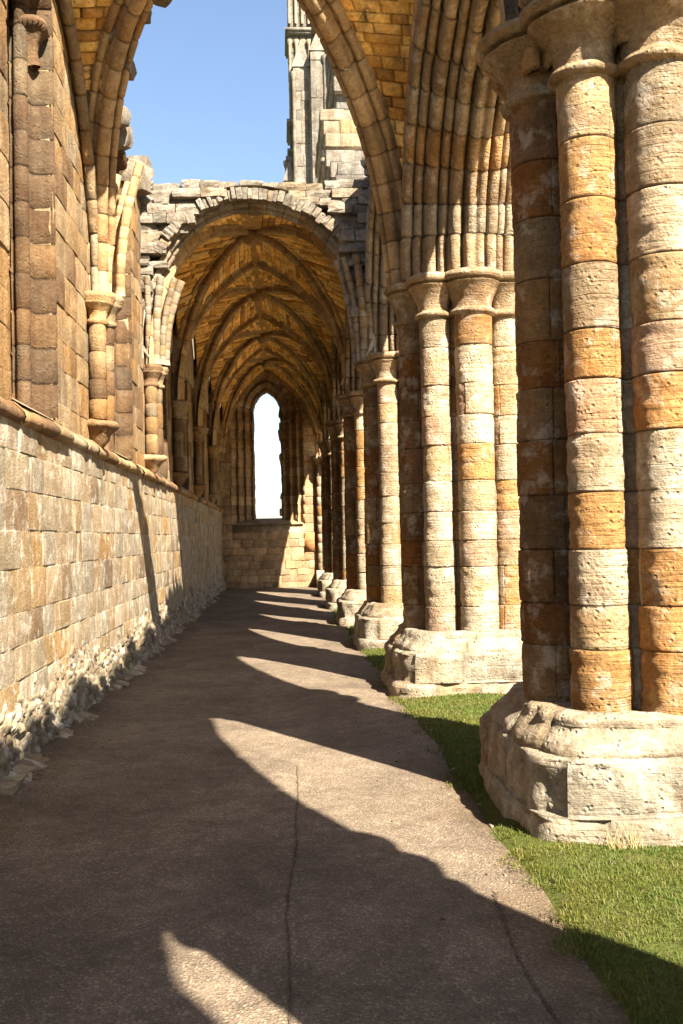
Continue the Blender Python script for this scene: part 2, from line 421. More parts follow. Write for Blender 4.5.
def turf_mat(name, c0, c1, c2):
    m, nt, b, L = nodes(name)
    b.inputs['Roughness'].default_value = .95; b.inputs['Specular IOR Level'].default_value = .1
    geo = N(nt, 'ShaderNodeNewGeometry')
    n1 = N(nt, 'ShaderNodeTexNoise', Scale=60., Detail=5, Roughness=.7); L.new(geo.outputs['Position'], n1.inputs['Vector'])
    n2 = N(nt, 'ShaderNodeTexNoise', Scale=3., Detail=5, Roughness=.6); L.new(geo.outputs['Position'], n2.inputs['Vector'])
    r = N(nt, 'ShaderNodeValToRGB'); e = r.color_ramp.elements
    e[0].position = .3; e[1].position = .7; e[0].color = (*c0, 1); e[1].color = (*c1, 1); L.new(n1.outputs['Fac'], r.inputs['Fac'])
    r2 = N(nt, 'ShaderNodeValToRGB'); e = r2.color_ramp.elements
    e[0].position = .5; e[1].position = .75; e[0].color = (0, 0, 0, 1); e[1].color = (.8, .8, .8, 1); L.new(n2.outputs['Fac'], r2.inputs['Fac'])
    x = N(nt, 'ShaderNodeMix', data_type='RGBA'); L.new(r2.outputs[0], x.inputs[0]); L.new(r.outputs[0], x.inputs[6]); x.inputs[7].default_value = (*c2, 1)
    L.new(x.outputs[2], b.inputs['Base Color'])
    bp = N(nt, 'ShaderNodeBump', Strength=1., Distance=.03); L.new(n1.outputs['Fac'], bp.inputs['Height']); L.new(bp.outputs[0], b.inputs['Normal'])
    return m
M_LAWN = turf_mat('turf_soil', (.042, .052, .010), (.10, .112, .024), (.10, .08, .03))
def blade_mat():
    m, nt, b, L = nodes('grass_blade')
    at = N(nt, 'ShaderNodeAttribute', attribute_name='tint'); L.new(at.outputs['Color'], b.inputs['Base Color'])
    b.inputs['Roughness'].default_value = .6; b.inputs['Specular IOR Level'].default_value = .25
    tr = N(nt, 'ShaderNodeBsdfTranslucent'); L.new(at.outputs['Color'], tr.inputs['Color'])
    mx = N(nt, 'ShaderNodeMixShader'); mx.inputs[0].default_value = .35
    L.new(b.outputs[0], mx.inputs[1]); L.new(tr.outputs[0], mx.inputs[2]); L.new(mx.outputs[0], nt.nodes['Material Output'].inputs['Surface'])
    return m
M_BLADE = blade_mat()

# ------------------------------------------------------------------ camera
f_px, VX, VY, ROLL, EYE = 1000., 281., 537., 1.2, 1.65
yaw = math.atan((341.5 - VX) / f_px); pit = math.atan((VY - 512) / f_px)
fwd = np.array([math.sin(yaw) * math.cos(pit), math.cos(yaw) * math.cos(pit), math.sin(pit)])
rgt = np.array([math.cos(yaw), -math.sin(yaw), 0.]); up = np.cross(rgt, fwd)
ro = math.radians(ROLL)
cr = rgt * math.cos(ro) - up * math.sin(ro); cu = up * math.cos(ro) + rgt * math.sin(ro)
cam = bpy.data.cameras.new('camera'); co = bpy.data.objects.new('camera', cam); C.objects.link(co)
cam.sensor_fit = 'VERTICAL'; cam.sensor_height = 36; cam.lens = 36 * f_px / 1024
cam.clip_start = .05; cam.clip_end = 3000
co.matrix_world = Matrix([[cr[0], cu[0], -fwd[0], 0], [cr[1], cu[1], -fwd[1], 0], [cr[2], cu[2], -fwd[2], EYE], [0, 0, 0, 1]])
bpy.context.scene.camera = co

# ------------------------------------------------------------------ layout
PIERS = [(2.14, -4.2), (2.14, 1.1), (2.20, 6.05), (2.06, 10.95), (2.03, 15.4), (1.97, 19.3), (1.95, 23.8), (1.94, 28.6)]
EASTY = 33.9
WX = -2.03          # inner face of the upper aisle wall
BAYY = [1.1, 6.05, 10.95, 15.4, 19.3, 23.8, 28.6, EASTY]
ZS = 4.3
CROWN = -.4

# ------------------------------------------------------------------ ground
mb = MB(); mb.add([(-900, -900, -.12), (900, -900, -.12), (900, 900, -.12), (-900, 900, -.12)], [(0, 1, 2, 3)], (1, 1, 1))
structure(mb.build('ground', M_LAWN))
def path_right(y): return 1.22 + .02 * math.sin(y * 1.7) + .015 * math.sin(y * 4.1 + 1)
ys = np.linspace(-4, EASTY + .1, 420)
rows = []; tin = []
for y in ys:
    xs = np.linspace(-2.2, path_right(y), 60)
    z = .012 * np.sin(xs * 2 + y * .6) + .010 * np.sin(y * 1.1) - .012
    z = z + .05 * np.clip((-1.55 - xs) / .4, 0, 1)
    z[-1] -= .05
    rows.append(np.stack([xs, np.full(60, y), z], -1)); 
rows = np.array(rows)
eR = np.array([path_right(y) for y in ys])[:, None] - rows[..., 0]; eL = rows[..., 0] + 1.85
pn = fbm(rows, (3.1, 2.2, 1), 21, 4)
dirt = np.clip(1.15 - np.minimum(eR, eL) / .28 + .8 * pn, 0, 1) * .8
track = np.clip(1 - np.abs(rows[..., 0] + .25) / .55, 0, 1) * .10 + .06 * pn
PT = (1 + track)[..., None] * (1 - dirt[..., None] * (1 - np.array([.74, .68, .56])))
mb = MB(); mb.grid(rows, PT); path = structure(mb.build('path', M_PATH))
# cracks in the path: shallow dark seams laid along the old trench line and the kerb side
def seam(pts, w, r):
    mbk = MB(); P = []
    n = 90
    for i in range(n + 1):
        t = i / n * (len(pts) - 1); k = min(int(t), len(pts) - 2); a = t - k
        x = pts[k][0] * (1 - a) + pts[k + 1][0] * a; y = pts[k][1] * (1 - a) + pts[k + 1][1] * a
        x += .006 * math.sin(y * 5) + r.uniform(-.005, .005)
        zz = .012 * math.sin(x * 2 + y * .6) + .010 * math.sin(y * 1.1) - .012 + .0045
        ww = w * r.uniform(.25, 1.15)
        P.append([(x - ww, y, zz), (x + ww * r.uniform(.2, 1), y, zz)])
    mbk.grid(np.array(P), (.58, .56, .53)); return mbk
o = seam([(.02, 2.6), (-.01, 4.4), (.05, 5.6), (.09, 7.4)], .008, rng).build('path_crack', M_PATH); structure(o)
o = seam([(.93, 3.0), (.90, 4.0), (.97, 4.7)], .010, rng).build('path_crack', M_PATH); structure(o)
mb = MB(); r = random.Random(15)
for k in range(260):
    y = r.choice((r.uniform(3, 10), r.uniform(3, 30))); e = r.random() ** 2.5
    x = (-1.80 + .5 * e) if r.random() < .6 else (path_right(y) - .6 * e)
    sz = r.uniform(.006, .02)
    rock(mb, (x, y, .012 * math.sin(x * 2 + y * .6) + .010 * math.sin(y * 1.1) - .012 + sz * .2 + .05 * min(1, max(0, (-1.55 - x) / .4))), (sz, sz * r.uniform(.8, 1.5), sz * .7), pick('rubble', r, .25) * .7, r)
stuff(mb.build('grit', M_PATH if False else M_RUBBLE), 'loose grit and chips of stone along the path edges', 'grit')
# lawn
mb = MB()
gx = np.concatenate([np.linspace(0, 3, 40), np.linspace(3.3, 40, 20)]); gy = np.linspace(-6, 60, 240)
L_ = []
for y in gy:
    x0 = path_right(y) - .06
    xs = x0 + gx
    z = .0 + .03 * np.clip((xs - x0) / .25, 0, 1) + .012 * np.sin(xs * 3 + y * 2.1) * np.clip((xs - x0) / .2, 0, 1) - .03 * (xs - x0 < .03)
    L_.append(np.stack([xs, np.full(len(gx), y), z - .005], -1))
mb.grid(np.array(L_), (1, 1, 1)); structure(mb.build('lawn', M_LAWN))
mb = MB(); mb.grid(np.array([[(3.5, y, .035), (9, y, .04), (18, y, .04)] for y in np.linspace(-12, 60, 30)]), (3.9, 3.7, 3.1)); structure(mb.build('bounce_floor', M_PATH))  # pale floor added out of view to bounce sunlight up into the vault
# grass blades
def lawn_z(x, y):
    x0 = path_right(y) - .06
    return .03 * min(1, max(0, (x - x0) / .25)) + .012 * math.sin(x * 3 + y * 2.1) * min(1, max(0, (x - x0) / .2)) - .005
def blades(n, x0, x1, y0, y1, h, w, r):
    V = []; T = []
    for _ in range(n):
        y = r.uniform(y0, y1); e = path_right(y) - .09 + .06 * math.sin(y * 7.3) + .05 * math.sin(y * 17.1) + r.gauss(0, .025)
        x = max(x0, e) + (x1 - max(x0, e)) * r.random()
        if math.sin(x * 9 + 3 * math.sin(y * 5)) * math.sin(y * 8.3 + 2 * math.sin(x * 6)) > .55 and r.random() < .75: continue
        a = r.uniform(0, 2 * PI); hh = h * r.uniform(.4, 1.2) ; b = r.uniform(.2, .9) * hh
        ca, sa = math.cos(a), math.sin(a); z = lawn_z(x, y) - .004
        dx, dy = -sa * w * .5, ca * w * .5
        V += [(x - dx, y - dy, z), (x + dx, y + dy, z), (x + ca * b * .4 + dx * .7, y + sa * b * .4 + dy * .7, z + hh * .6), (x + ca * b * .4 - dx * .7, y + sa * b * .4 - dy * .7, z + hh * .6), (x + ca * b, y + sa * b, z + hh)]
        k = r.uniform(.75, 1.25)
        n2 = .5 + .5 * math.sin(x * 5.1 + 2 * math.sin(y * 3.3)) * math.sin(y * 4.4 + x)
        dry = r.random() < .10 + .14 * n2
        c = (.115 * k, .095 * k, .034 * k) if dry else ((.064 + .04 * n2) * k, (.098 + .006 * n2) * k, .011 * k)
        T += [c] * 5
    V = np.array(V); m = len(V) // 5; i = np.arange(m)[:, None] * 5
    return V, i + np.array([[0, 1, 2, 3]]), i + np.array([[3, 2, 4]]), np.array(T)
mb = MB()
for args in ((42000, 1.05, 2.6, 2.7, 5.6, .022, .005), (24000, 1.05, 2.4, 6.2, 10.5, .026, .008), (9000, 1.1, 2.4, 10.5, 15, .03, .012), (6000, 1.0, 2.4, 15, 24, .04, .018)):
    V, q, t3, T = blades(*args, rng)
    n0 = mb.n; mb.add(V, q, T); mb.f.append(t3 + n0)
g = mb.build('grass', M_BLADE, smooth=False); stuff(g, 'short green grass with drier tufts between the piers', 'grass')

# ------------------------------------------------------------------ piers
R_CL = .54
def build_pier(i, X, Y, near, label):
    r = random.Random(100 + i)
    t = thing('clustered_pier', label, 'stone pier', (X, Y, 0), 'clustered piers of the aisle arcade')
    det = 1.0 if near else 1.8
    zt = 4.28 if i == 2 else 3.98
    cap_top = 4.70 if i == 2 else 4.4
    # plinth, two worn tiers
    def perim(u, hx, k):          # u in [0,1): rounded square of half side hx
        a = u * 2 * PI
        c, s = np.cos(a), np.sin(a)
        q = np.power(np.abs(c) ** k + np.abs(s) ** k, -1. / k)
        return c * q * hx, s * q * hx
    pm = MB()
    def tier(prof, hx, k, z_j, pal, amp, nsc, nst):
        # prof: list of (offset, z); rendered as stones round the perimeter
        pr = np.array(prof); zz = pr[:, 1]; oo = pr[:, 0]
        s_ = np.linspace(0, 1, len(pr))
        def P(u, v, h):
            off = np.interp(v, s_, oo); z = np.interp(v, s_, zz)
            x, y = perim(u, 1., k)
            rr = hx + off + h
            return np.stack([X + x * rr, Y + y * rr, z], -1)
        ed = sorted([r.random() * .6 / nst + j / nst for j in range(nst)]); ed.append(ed[0] + 1)
        Lp = 2 * PI * hx; Lv = np.linalg.norm(np.diff(pr, axis=0), axis=1).sum()
        for vv in z_j:
            for a, b in zip(ed[:-1], ed[1:]):
                patch(pm, P, a + vv[2], b + vv[2], vv[0], vv[1], pick(pal, r, .08), .006, .02, su=.05 * det, sv=.035 * det, h0=r.uniform(-.02, .02), joint=.016, amp=amp * .7, nsc=nsc, strata=.024, wear=.010, spall=.018, fine=.004, mortar=.6, lu=Lp, lv=Lv, seed=r.randrange(999))
    tier([(.03, -.12), (.03, .10), (.005, .16), (.0, .40), (-.015, .44), (-.14, .47)], .91, 6, [(0, .36, .03), (.36, 1, 0)], 'plinth', .024, 3.6, 10)
    tier([(.05, .42), (.06, .45), (.055, .49), (.01, .54), (-.035, .585), (-.03, .62), (-.06, .645), (-.14, .655)], .80, 4.2, [(0, 1, .02)], 'plinth', .024, 4, 9)
    # top bed of the plinth
    a = np.linspace(0, 2 * PI, 49)[:-1]
    rad = np.linspace(.0, .74, 8)
    A_, R_ = np.meshgrid(a, rad, indexing='ij')
    g = np.stack([X + R_ * np.cos(A_), Y + R_ * np.sin(A_), .640 - .05 * np.clip((R_ - .65) / .1, 0, 1) + 0 * A_], -1)
    g[..., 2] += .015 * fbm(g, 5, i)
    pm.grid(g, PAL['plinth'][1][0], wrap=True)
    pm.build('plinth', M_PLINTH, t)
    # shafts share their courses
    cs = courses(.60, zt, .25, .40, r)
    for k in range(8):
        ang = PI + k * PI / 4
        rad = .20 if k % 2 == 0 else .17
        cl = R_CL if k % 2 == 0 else R_CL * .99
        cx, cy = X + cl * math.cos(ang), Y + cl * math.sin(ang)
        vis = (k in (0, 1, 2, 3))
        if not vis and k in (4, 5, 6) and not near: pass
        sm = MB()
        def P(u, v, h): 
            rr = rad + h + .006 * np.sin(v * 1.3 + k)
            return np.stack([cx + np.cos(u) * rr, cy + np.sin(u) * rr, v], -1)
        for a_, b_ in zip(cs[:-1], cs[1:]):
            a2, b2 = a_ + r.uniform(-.012, .012) * (a_ > cs[0]), b_
            u0 = ang + PI * .5 + r.uniform(-.3, .3)
            cuts = [u0, u0 + 2 * PI]
            if r.random() < .35: cuts = [u0, u0 + PI * r.uniform(.7, 1.2), u0 + 2 * PI]
            for p, q in zip(cuts[:-1], cuts[1:]):
                tint = pick('pier', r, .09) * (np.array([.60, .50, .38]) if k == 0 else 1)  # aisle-side shaft darkened: mostly painted shade, partly dark weathering crust
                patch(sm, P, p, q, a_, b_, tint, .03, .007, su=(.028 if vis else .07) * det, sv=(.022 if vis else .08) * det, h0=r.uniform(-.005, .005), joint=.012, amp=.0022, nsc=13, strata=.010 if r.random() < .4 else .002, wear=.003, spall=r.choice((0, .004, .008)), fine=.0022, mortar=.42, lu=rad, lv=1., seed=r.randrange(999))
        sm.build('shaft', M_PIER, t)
    # core between the shafts
    cm = MB()
    def P(u, v, h): return np.stack([X + np.cos(u) * (.50 + h), Y + np.sin(u) * (.50 + h), v], -1)
    for a_, b_ in zip(cs[:-1], cs[1:]):
        for k in range(8):
            patch(cm, P, k * PI / 4, (k + 1) * PI / 4, a_, b_, pick('pier', r) * .8, .01, .01, su=.1, sv=.12, joint=.01, lu=.5, seed=k)
    cm.build('core', M_PIER, t)
    # capital: one moulded bell per shaft, merged over the core
    km = MB(); ctint = np.array([.27, .205, .13]); fl = 1. if i == 2 else .66
    d = cap_top - zt
    prof = [(-.02, zt - .035), (.035, zt - .02), (.045, zt + .005), (.03, zt + .03), (.0, zt + .045), (.01, zt + .3 * d), (.045, zt + .5 * d), (.11 * fl, zt + .62 * d), (.15 * fl, zt + .70 * d), (.155 * fl, zt + .72 * d), (.10 * fl, zt + .735 * d), (.095 * fl, zt + .79 * d), (.175 * fl, zt + .80 * d), (.185 * fl, zt + .82 * d), (.205 * fl, zt + .88 * d), (.19 * fl, zt + .95 * d), (.16 * fl, cap_top), (-.10, cap_top + .005), (-.3, cap_top + .006)]
    for k in range(8):
        ang = PI + k * PI / 4
        rad = .20 if k % 2 == 0 else .17
        cx, cy = X + R_CL * math.cos(ang), Y + R_CL * math.sin(ang)
        na = 40
        a = ang + np.linspace(-PI, PI, na + 1)[:-1]
        pr = np.array(prof)
        # refine the profile
        s_ = np.linspace(0, 1, len(pr)); ss = np.linspace(0, 1, 65)
        po, pz = np.interp(ss, s_, pr[:, 0]), np.interp(ss, s_, pr[:, 1])
        A_, O_ = np.meshgrid(a, po, indexing='ij'); _, Z_ = np.meshgrid(a, pz, indexing='ij')
        g = np.stack([cx + np.cos(A_) * np.maximum(rad + O_, .001), cy + np.sin(A_) * np.maximum(rad + O_, .001), Z_], -1)
        nz = fbm(g, 8, i * 7 + k) * .007 - .02 * np.maximum(0, fbm(g, 3.1, 50 + i) - .35)
        g[..., 0] += np.cos(A_) * nz; g[..., 1] += np.sin(A_) * nz; g[..., 2] += .4 * nz
        tt = ctint * r.uniform(.95, 1.05)
        km.grid(g, tt, wrap=True)
    km.box(X - .42, X + .42, Y - .42, Y + .42, zt, cap_top - .004, (.4, .3, .18))
    km.build('capital', M_PIER, t)
    return t

PLAB = {1: 'stone pier of the arcade standing level with the viewer',
        2: 'huge nearest pier with worn pale plinth and banded cream and orange shafts',
        3: 'second pier from the viewer, full height in view with grass before its plinth',
        4: 'third pier back, its capital below the grey broken edge of the far vault',
        5: 'fourth pier back, narrow sunlit strip between two other piers',
        6: 'fifth pier back, thin pale shaft bundle near the far wall',
        7: 'farthest pier, mostly hidden and closest to the window wall'}
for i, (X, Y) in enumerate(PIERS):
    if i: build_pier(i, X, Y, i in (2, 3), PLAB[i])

# ------------------------------------------------------------------ arcade arches
SPR = 4.4
def arcade_arch(i, A, B, top_fn, label, pal='arch', north=True):
    r = random.Random(300 + i)
    (xa, ya), (xb, yb) = A, B
    X = .5 * (xa + xb); ym = .5 * (ya + yb)
    t = thing('arcade_arch', label, 'stone arch', (X, ym, SPR), 'pointed arches of the aisle arcade')
    hw = (yb - ya) / 2 - .72; rise = 2.06 * (hw / 1.72) ** .5
    S2 = pointed(hw, SPR, rise)
    def S(tt, b, n):
        w, z = S2(tt, n); f = (w + (yb - ya) / 2) / (yb - ya)
        return np.stack([xa + (xb - xa) * f + b, ym + w, z], -1)
    am = MB()
    nb = 9
    br = [0.] + sorted(k / nb + r.uniform(-.02, .02) for k in range(1, nb)) + [1.]
    sweep(am, S, ARCP, br, pal, r=r, sub=3, rough=.014, groove=.010)
    sweep(am, S, ARCP, [2 - b for b in br[::-1]], pal, r=r, sub=3, rough=.014, groove=.010)
    am.build('archivolt', M_PIER, t)
    sp = MB()
    # spandrel wall above
    off = .55
    ysn = np.linspace(ya, yb, 41)
    def under(y):            # underside of the wall at y
        w = abs(y - ym); 
        tt = np.linspace(0, 1, 60); wl, zl = S2(tt, np.full(60, off)); wl = -wl
        if w >= wl[0]: return SPR
        return float(np.interp(-w, -wl, zl))
    un = np.array([under(y) for y in ysn]); tp = np.array([top_fn(y) for y in ysn])
    xc = np.interp(ysn, [ya, yb], [xa, xb])
    TH = .46
    for sx in (-1, 1):
        g = np.stack([np.stack([xc + sx * (TH - .02), ysn, un], -1), np.stack([xc + sx * (TH - .02), ysn, np.maximum(un + .01, tp - .02)], -1)], 1)
        sp.grid(g, (.3, .24, .16))
    g = np.stack([np.stack([xc + sx * (TH - .02), ysn, np.maximum(un + .01, tp - .02)], -1) for sx in (-1, 1)], 1); sp.grid(g, (.4, .36, .3))
    g = np.stack([np.stack([xc + sx * (TH - .02), ysn, un], -1) for sx in (-1, 1)], 1); sp.grid(g, (.3, .24, .16))
    cs = courses(SPR, max(tp) + .1, .26, .36, r)
    def free(va, vb):
        ok = [(un[k] <= va + .12) and True for k in range(len(ysn))]
        out = []; st = None
        for k, o_ in enumerate(ok):
            if o_ and st is None: st = ysn[k]
            if (not o_ or k == len(ok) - 1) and st is not None: out.append((st, ysn[k])); st = None
        return out
    for sx in (-1, 1):
        def P(u, v, h): return np.stack([np.interp(u, [ya, yb], [xa, xb]) + sx * (TH + h), u, v], -1)
        masonry(sp, P, ya, yb, cs, .3, .62, 'upper' if sx < 0 else 'pier', free=free, r=r, top=lambda y: top_fn(y) + .05, su=.15, sv=.15)
    # ragged stones along the broken top
    y = ya
    while y < yb:
        l = r.uniform(.25, .5)
        for sx in (-.3, .25):
            rock(sp, (X + sx + r.uniform(-.05, .05), y + l / 2, top_fn(y + l / 2) + r.uniform(-.03, .06)), (.5, l, r.uniform(.15, .32)), pick('grey', r), r)
        y += l
    sp.build('spandrel', M_UPPER, t)
    return t
def top_near(y): return 7.08 + .06 * math.sin(y * 1.3) + .05 * math.sin(y * 3.7 + 1)
def top_far(y): return 7.55 + .08 * math.sin(y * 2.1)
ALAB = ['arcade arch behind the viewer', 'arcade arch at the right hand of the viewer, out of the picture',
        'arcade arch springing to the right of the second pier with orange sunlit mouldings',
        'arcade arch between second and third piers, grey mouldings above the third capital',
        'arcade arch between third and fourth piers', 'arcade arch between fourth and fifth piers',
        'arcade arch between fifth and farthest piers', 'arcade arch joining farthest pier to the window wall']
pts = [(2.14, -3.15)] + PIERS[1:] + [(1.92, EASTY + .55)]
for i in range(len(pts) - 1):
    arcade_arch(i, pts[i], pts[i + 1], top_near if i < 3 else top_far, ALAB[i], 'arch' if i in (1, 2) else 'arch_grey')

# ------------------------------------------------------------------ aisle wall (left)
wall = thing('aisle_wall', 'long sunlit ashlar wall on the left with tall windows over a rubble footing', 'stone wall', (-2.4, 14, 0))
LX = WX + .05
def P(u, v, h): return np.stack([LX + h + 0 * u, u, v], -1)
mb = MB(); r = random.Random(41)
cs = courses(.35, 2.62, .22, .32, r)
masonry(mb, P, 3., EASTY, cs, .28, .72, 'wall', r=r, su=.12, sv=.10, gap=.006, prot=.005, amp=.004, joint=.008, wear=.006, mortar=.8)
mb.box(LX - 1.0, LX - .03, -3, EASTY + 1, -.1, 2.66)
mb.build('lower_masonry', M_WALL, wall)
# string course with sloped top
mb = MB(); 
y = 3.
while y < EASTY:
    l = r.uniform(.5, .95); tt = pick('upper', r) * 1.1
    y1 = min(y + l, EASTY)
    yy = np.concatenate([[y], np.linspace(y + .012, y1 - .012, 7), [y1]])
    pr = np.array([(-.02, 2.56), (.055, 2.575), (.075, 2.62), (.06, 2.66), (-.03, 2.735), (-.22, 2.80)])
    A_, _ = np.meshgrid(yy, pr[:, 0], indexing='ij')
    g = np.stack([LX + np.repeat(pr[None, :, 0], len(yy), 0), A_, np.repeat(pr[None, :, 1], len(yy), 0)], -1)
    nz = fbm(g, (4, 4, 4), 9) * .016 + r.uniform(-.012, .012)
    if r.random() < .25: nz = nz - .03
    g[..., 0] += nz; g[0, :, 0] -= .012; g[-1, :, 0] -= .012
    mb.grid(g, tt); y = y1
mb.build('string_course', M_UPPER, wall)
# upper masonry with window openings
WIN = [(.5 * (a + b), .75) for a, b in zip(BAYY[:-1], BAYY[1:])]
WZ0, WZS, WRISE = 2.78, 6.32, .75
def wtop(y):
    if y < 8: return 7.6
    if y < 15.2: return 7.25 - .12 * math.sin(y * 2.3) - .35 * max(0, (y - 12.6) / 2.6) + .16 * math.sin(y * 7)
    return 7.4
mb = MB(); r = random.Random(43)
def P(u, v, h): return np.stack([WX + h + 0 * u, u, v], -1)
cs = courses(2.68, 7.7, .27, .38, r)
w_arch = pointed(.75, WZS, WRISE)
def win_half(z):
    if z < WZS: return .75
    tt = np.linspace(0, 1, 40); w, zz = w_arch(tt, np.zeros(40)); 
    return 0 if z > zz[-1] else float(np.interp(z, zz, -w))
def free(va, vb):
    out = []; a = 3.0
    for c, hw in WIN:
        if c < 3: continue
        h = max(win_half(va), win_half(vb)) if vb > WZ0 else 0
        if h <= 0: continue
        if c - h > a: out.append((a, c - h))
        a = c + h
    out.append((a, EASTY)); return out
masonry(mb, P, 3., EASTY, cs, .3, .7, 'upper', free=free, r=r, top=wtop, su=.14, sv=.12, gap=.006, prot=.008, amp=.005, joint=.010, wear=.007)
# core of the wall between the windows
edges = [3.0] + [e for c, hw in WIN if c > 3 for e in (c - .75, c + .75)] + [EASTY + 1]
for a, b in zip(edges[0::2], edges[1::2]):
    mb.box(WX - .95, WX - .03, a, b, 2.60, 7.0)
for c, hw in WIN:
    if c < 3: continue
    mb.box(WX - .95, WX - .03, c - .75, c + .75, 6.95, 7.05)
# ragged top stones
y = 8.
while y < 15.6:
    l = r.uniform(.2, .45)
    for k in range(3):
        rock(mb, (WX - .15 - .3 * k + r.uniform(-.05, .12), y + l / 2, max(7.0, wtop(y + l / 2)) - .1 + r.uniform(-.12, .1)), (.42, l, r.uniform(.2, .34)), pick('grey', r), r)
    y += l
mb.build('upper_masonry', M_UPPER, wall)
# windows: stepped jambs following a lancet outline, profile = depth steps
WPROF = ([(.01, .03), (0., 0.), (-.05, -.008), (-.165, -.012), (-.178, -.03), (-.20, -.10)] + roll(-.24, -.19, .065, 70, -190, 9) + [(-.33, -.165), (-.34, -.215), (-.43, -.22), (-.45, -.25), (-.47, -.33)]
         + roll(-.51, -.42, .065, 70, -190, 9) + [(-.61, -.40), (-.62, -.46), (-.9, -.48)])[::-1]
def window(c, i):
    r = random.Random(500 + i)
    wm = MB()
    S2 = pointed(.75, WZS, WRISE, WZ0)
    def S(t, b, n):
        w, z = S2(t, n); return np.stack([WX + b, c + w, z], -1)
    nl = 11; nb = 5
    bl = [-1 + k / nl for k in range(nl)] + [k / nb for k in range(nb + 1)]
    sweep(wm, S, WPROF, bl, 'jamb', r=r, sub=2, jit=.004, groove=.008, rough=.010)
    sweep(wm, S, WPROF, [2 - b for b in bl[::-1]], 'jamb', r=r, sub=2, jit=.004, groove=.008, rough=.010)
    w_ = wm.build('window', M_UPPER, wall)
    sm = MB()
    g = np.array([[(WX + .07, c - .75 + .3 * k, 2.715), (WX - .28, c - .75 + .3 * k, 2.92), (WX - .95, c - .75 + .3 * k, 3.2)] for k in range(6)])
    sm.grid(g, (.26, .21, .15)); sm.build('sill', M_UPPER, w_)
    # capitals at the springing of the head
    for sg in (-1, 1):
        cm = MB()
        prof = [(.05, WZS - .34), (.07, WZS - .2), (.10, WZS - .1), (.15, WZS - .03), (.20, WZS), (.19, WZS + .04), (.16, WZS + .07), (.0, WZS + .08)]
        a = np.linspace(0, 2 * PI, 25)[:-1]; pr = np.array(prof)
        A_, O_ = np.meshgrid(a, pr[:, 0], indexing='ij'); Z_ = np.repeat(pr[None, :, 1], 24, 0)
        g = np.stack([WX - .17 + np.cos(A_) * O_, c + sg * .66 + np.sin(A_) * O_, Z_], -1)
        g += (.03 * fbm(g, 6, i))[..., None]
        cm.grid(g, pick('upper', r), wrap=True); cm.build('capital', M_UPPER, w_)
for i, (c, hw) in enumerate(WIN):
    if c > 3: window(c, i)
# wall shafts carrying the vault, on corbels
def lathe(mbx, cx, cy, prof, tint, na=18, nz=.006, sd=0):
    pr = np.array(prof); a = np.linspace(0, 2 * PI, na + 1)[:-1]
    A_, O_ = np.meshgrid(a, pr[:, 0], indexing='ij'); Z_ = np.repeat(pr[None, :, 1], na, 0)
    g = np.stack([cx + np.cos(A_) * O_, cy + np.sin(A_) * O_, Z_], -1)
    g += (nz * fbm(g, 7, sd))[..., None]
    mbx.grid(g, tint, wrap=True)
for i, y in enumerate(BAYY[2:-1]):
    r = random.Random(700 + i)
    sh = MB()
    for dx, dy, rr in ((.10, -.13, .095), (.17, .0, .085), (.10, .13, .095)):
        cs = courses(2.96, 4.0, .2, .36, r)
        for a, b in zip(cs[:-1], cs[1:]):
            lathe(sh, WX + dx, y + dy, [(rr - .012, a), (rr, a + .015), (rr, .5 * (a + b)), (rr, b - .015), (rr - .012, b)], pick('upper', r) * .72, sd=i)
    s_ = sh.build('wall_shaft', M_UPPER, wall)
    cm = MB()
    for dx, dy, rr in ((.10, -.13, .10), (.17, .0, .09), (.10, .13, .10)):
        lathe(cm, WX + dx, y + dy, [(rr, 3.97), (rr + .025, 3.99), (rr + .02, 4.02), (rr - .005, 4.04), (rr + .02, 4.12), (rr + .07, 4.18), (rr + .085, 4.2), (rr + .07, 4.22), (rr + .1, 4.25), (rr + .1, 4.3), (.0, 4.31)], pick('upper', r), nz=.012, sd=i + 3)
    cm.build('capital', M_UPPER, s_)
    cm = MB()
    lathe(cm, WX + .06, y, [(.0, 2.62), (.06, 2.66), (.12, 2.74), (.16, 2.82), (.22, 2.87), (.25, 2.90), (.24, 2.93), (.20, 2.96), (.0, 2.98)], pick('upper', r), nz=.02, sd=i + 5)
    cm.build('corbel', M_UPPER, s_)
# rubble footing
mb = MB(); r = random.Random(77)
from mathutils import kdtree
def foot_top(y): return .64 + .07 * math.sin(y * .9) + .05 * math.sin(y * 2.7) + (.08 if 9 < y < 16 else 0)
seeds = []
for a_, b_, n_ in ((3, 12, 900), (12, 20, 520), (20, EASTY, 420)):
    for _ in range(n_): seeds.append((r.uniform(a_, b_), r.random() ** .9 * .95))
kd = kdtree.KDTree(len(seeds))
for k, (a_, b_) in enumerate(seeds): kd.insert((a_, b_ * 1.25, 0), k)
kd.balance()
info = [(r.uniform(-.020, .030) if b_ < .75 else r.uniform(-.02, .01), r.uniform(-.14, .14), r.uniform(-.14, .14), pick('rubble', r, .22)) for a_, b_ in seeds]
yy = np.concatenate([np.arange(3.5, 12, .022), np.arange(12, 20, .04), np.arange(20, EASTY + .05, .08)]); ss = np.linspace(0, 1, 40)
V = np.zeros((len(yy), 40, 3)); TT = np.zeros((len(yy), 40, 3))
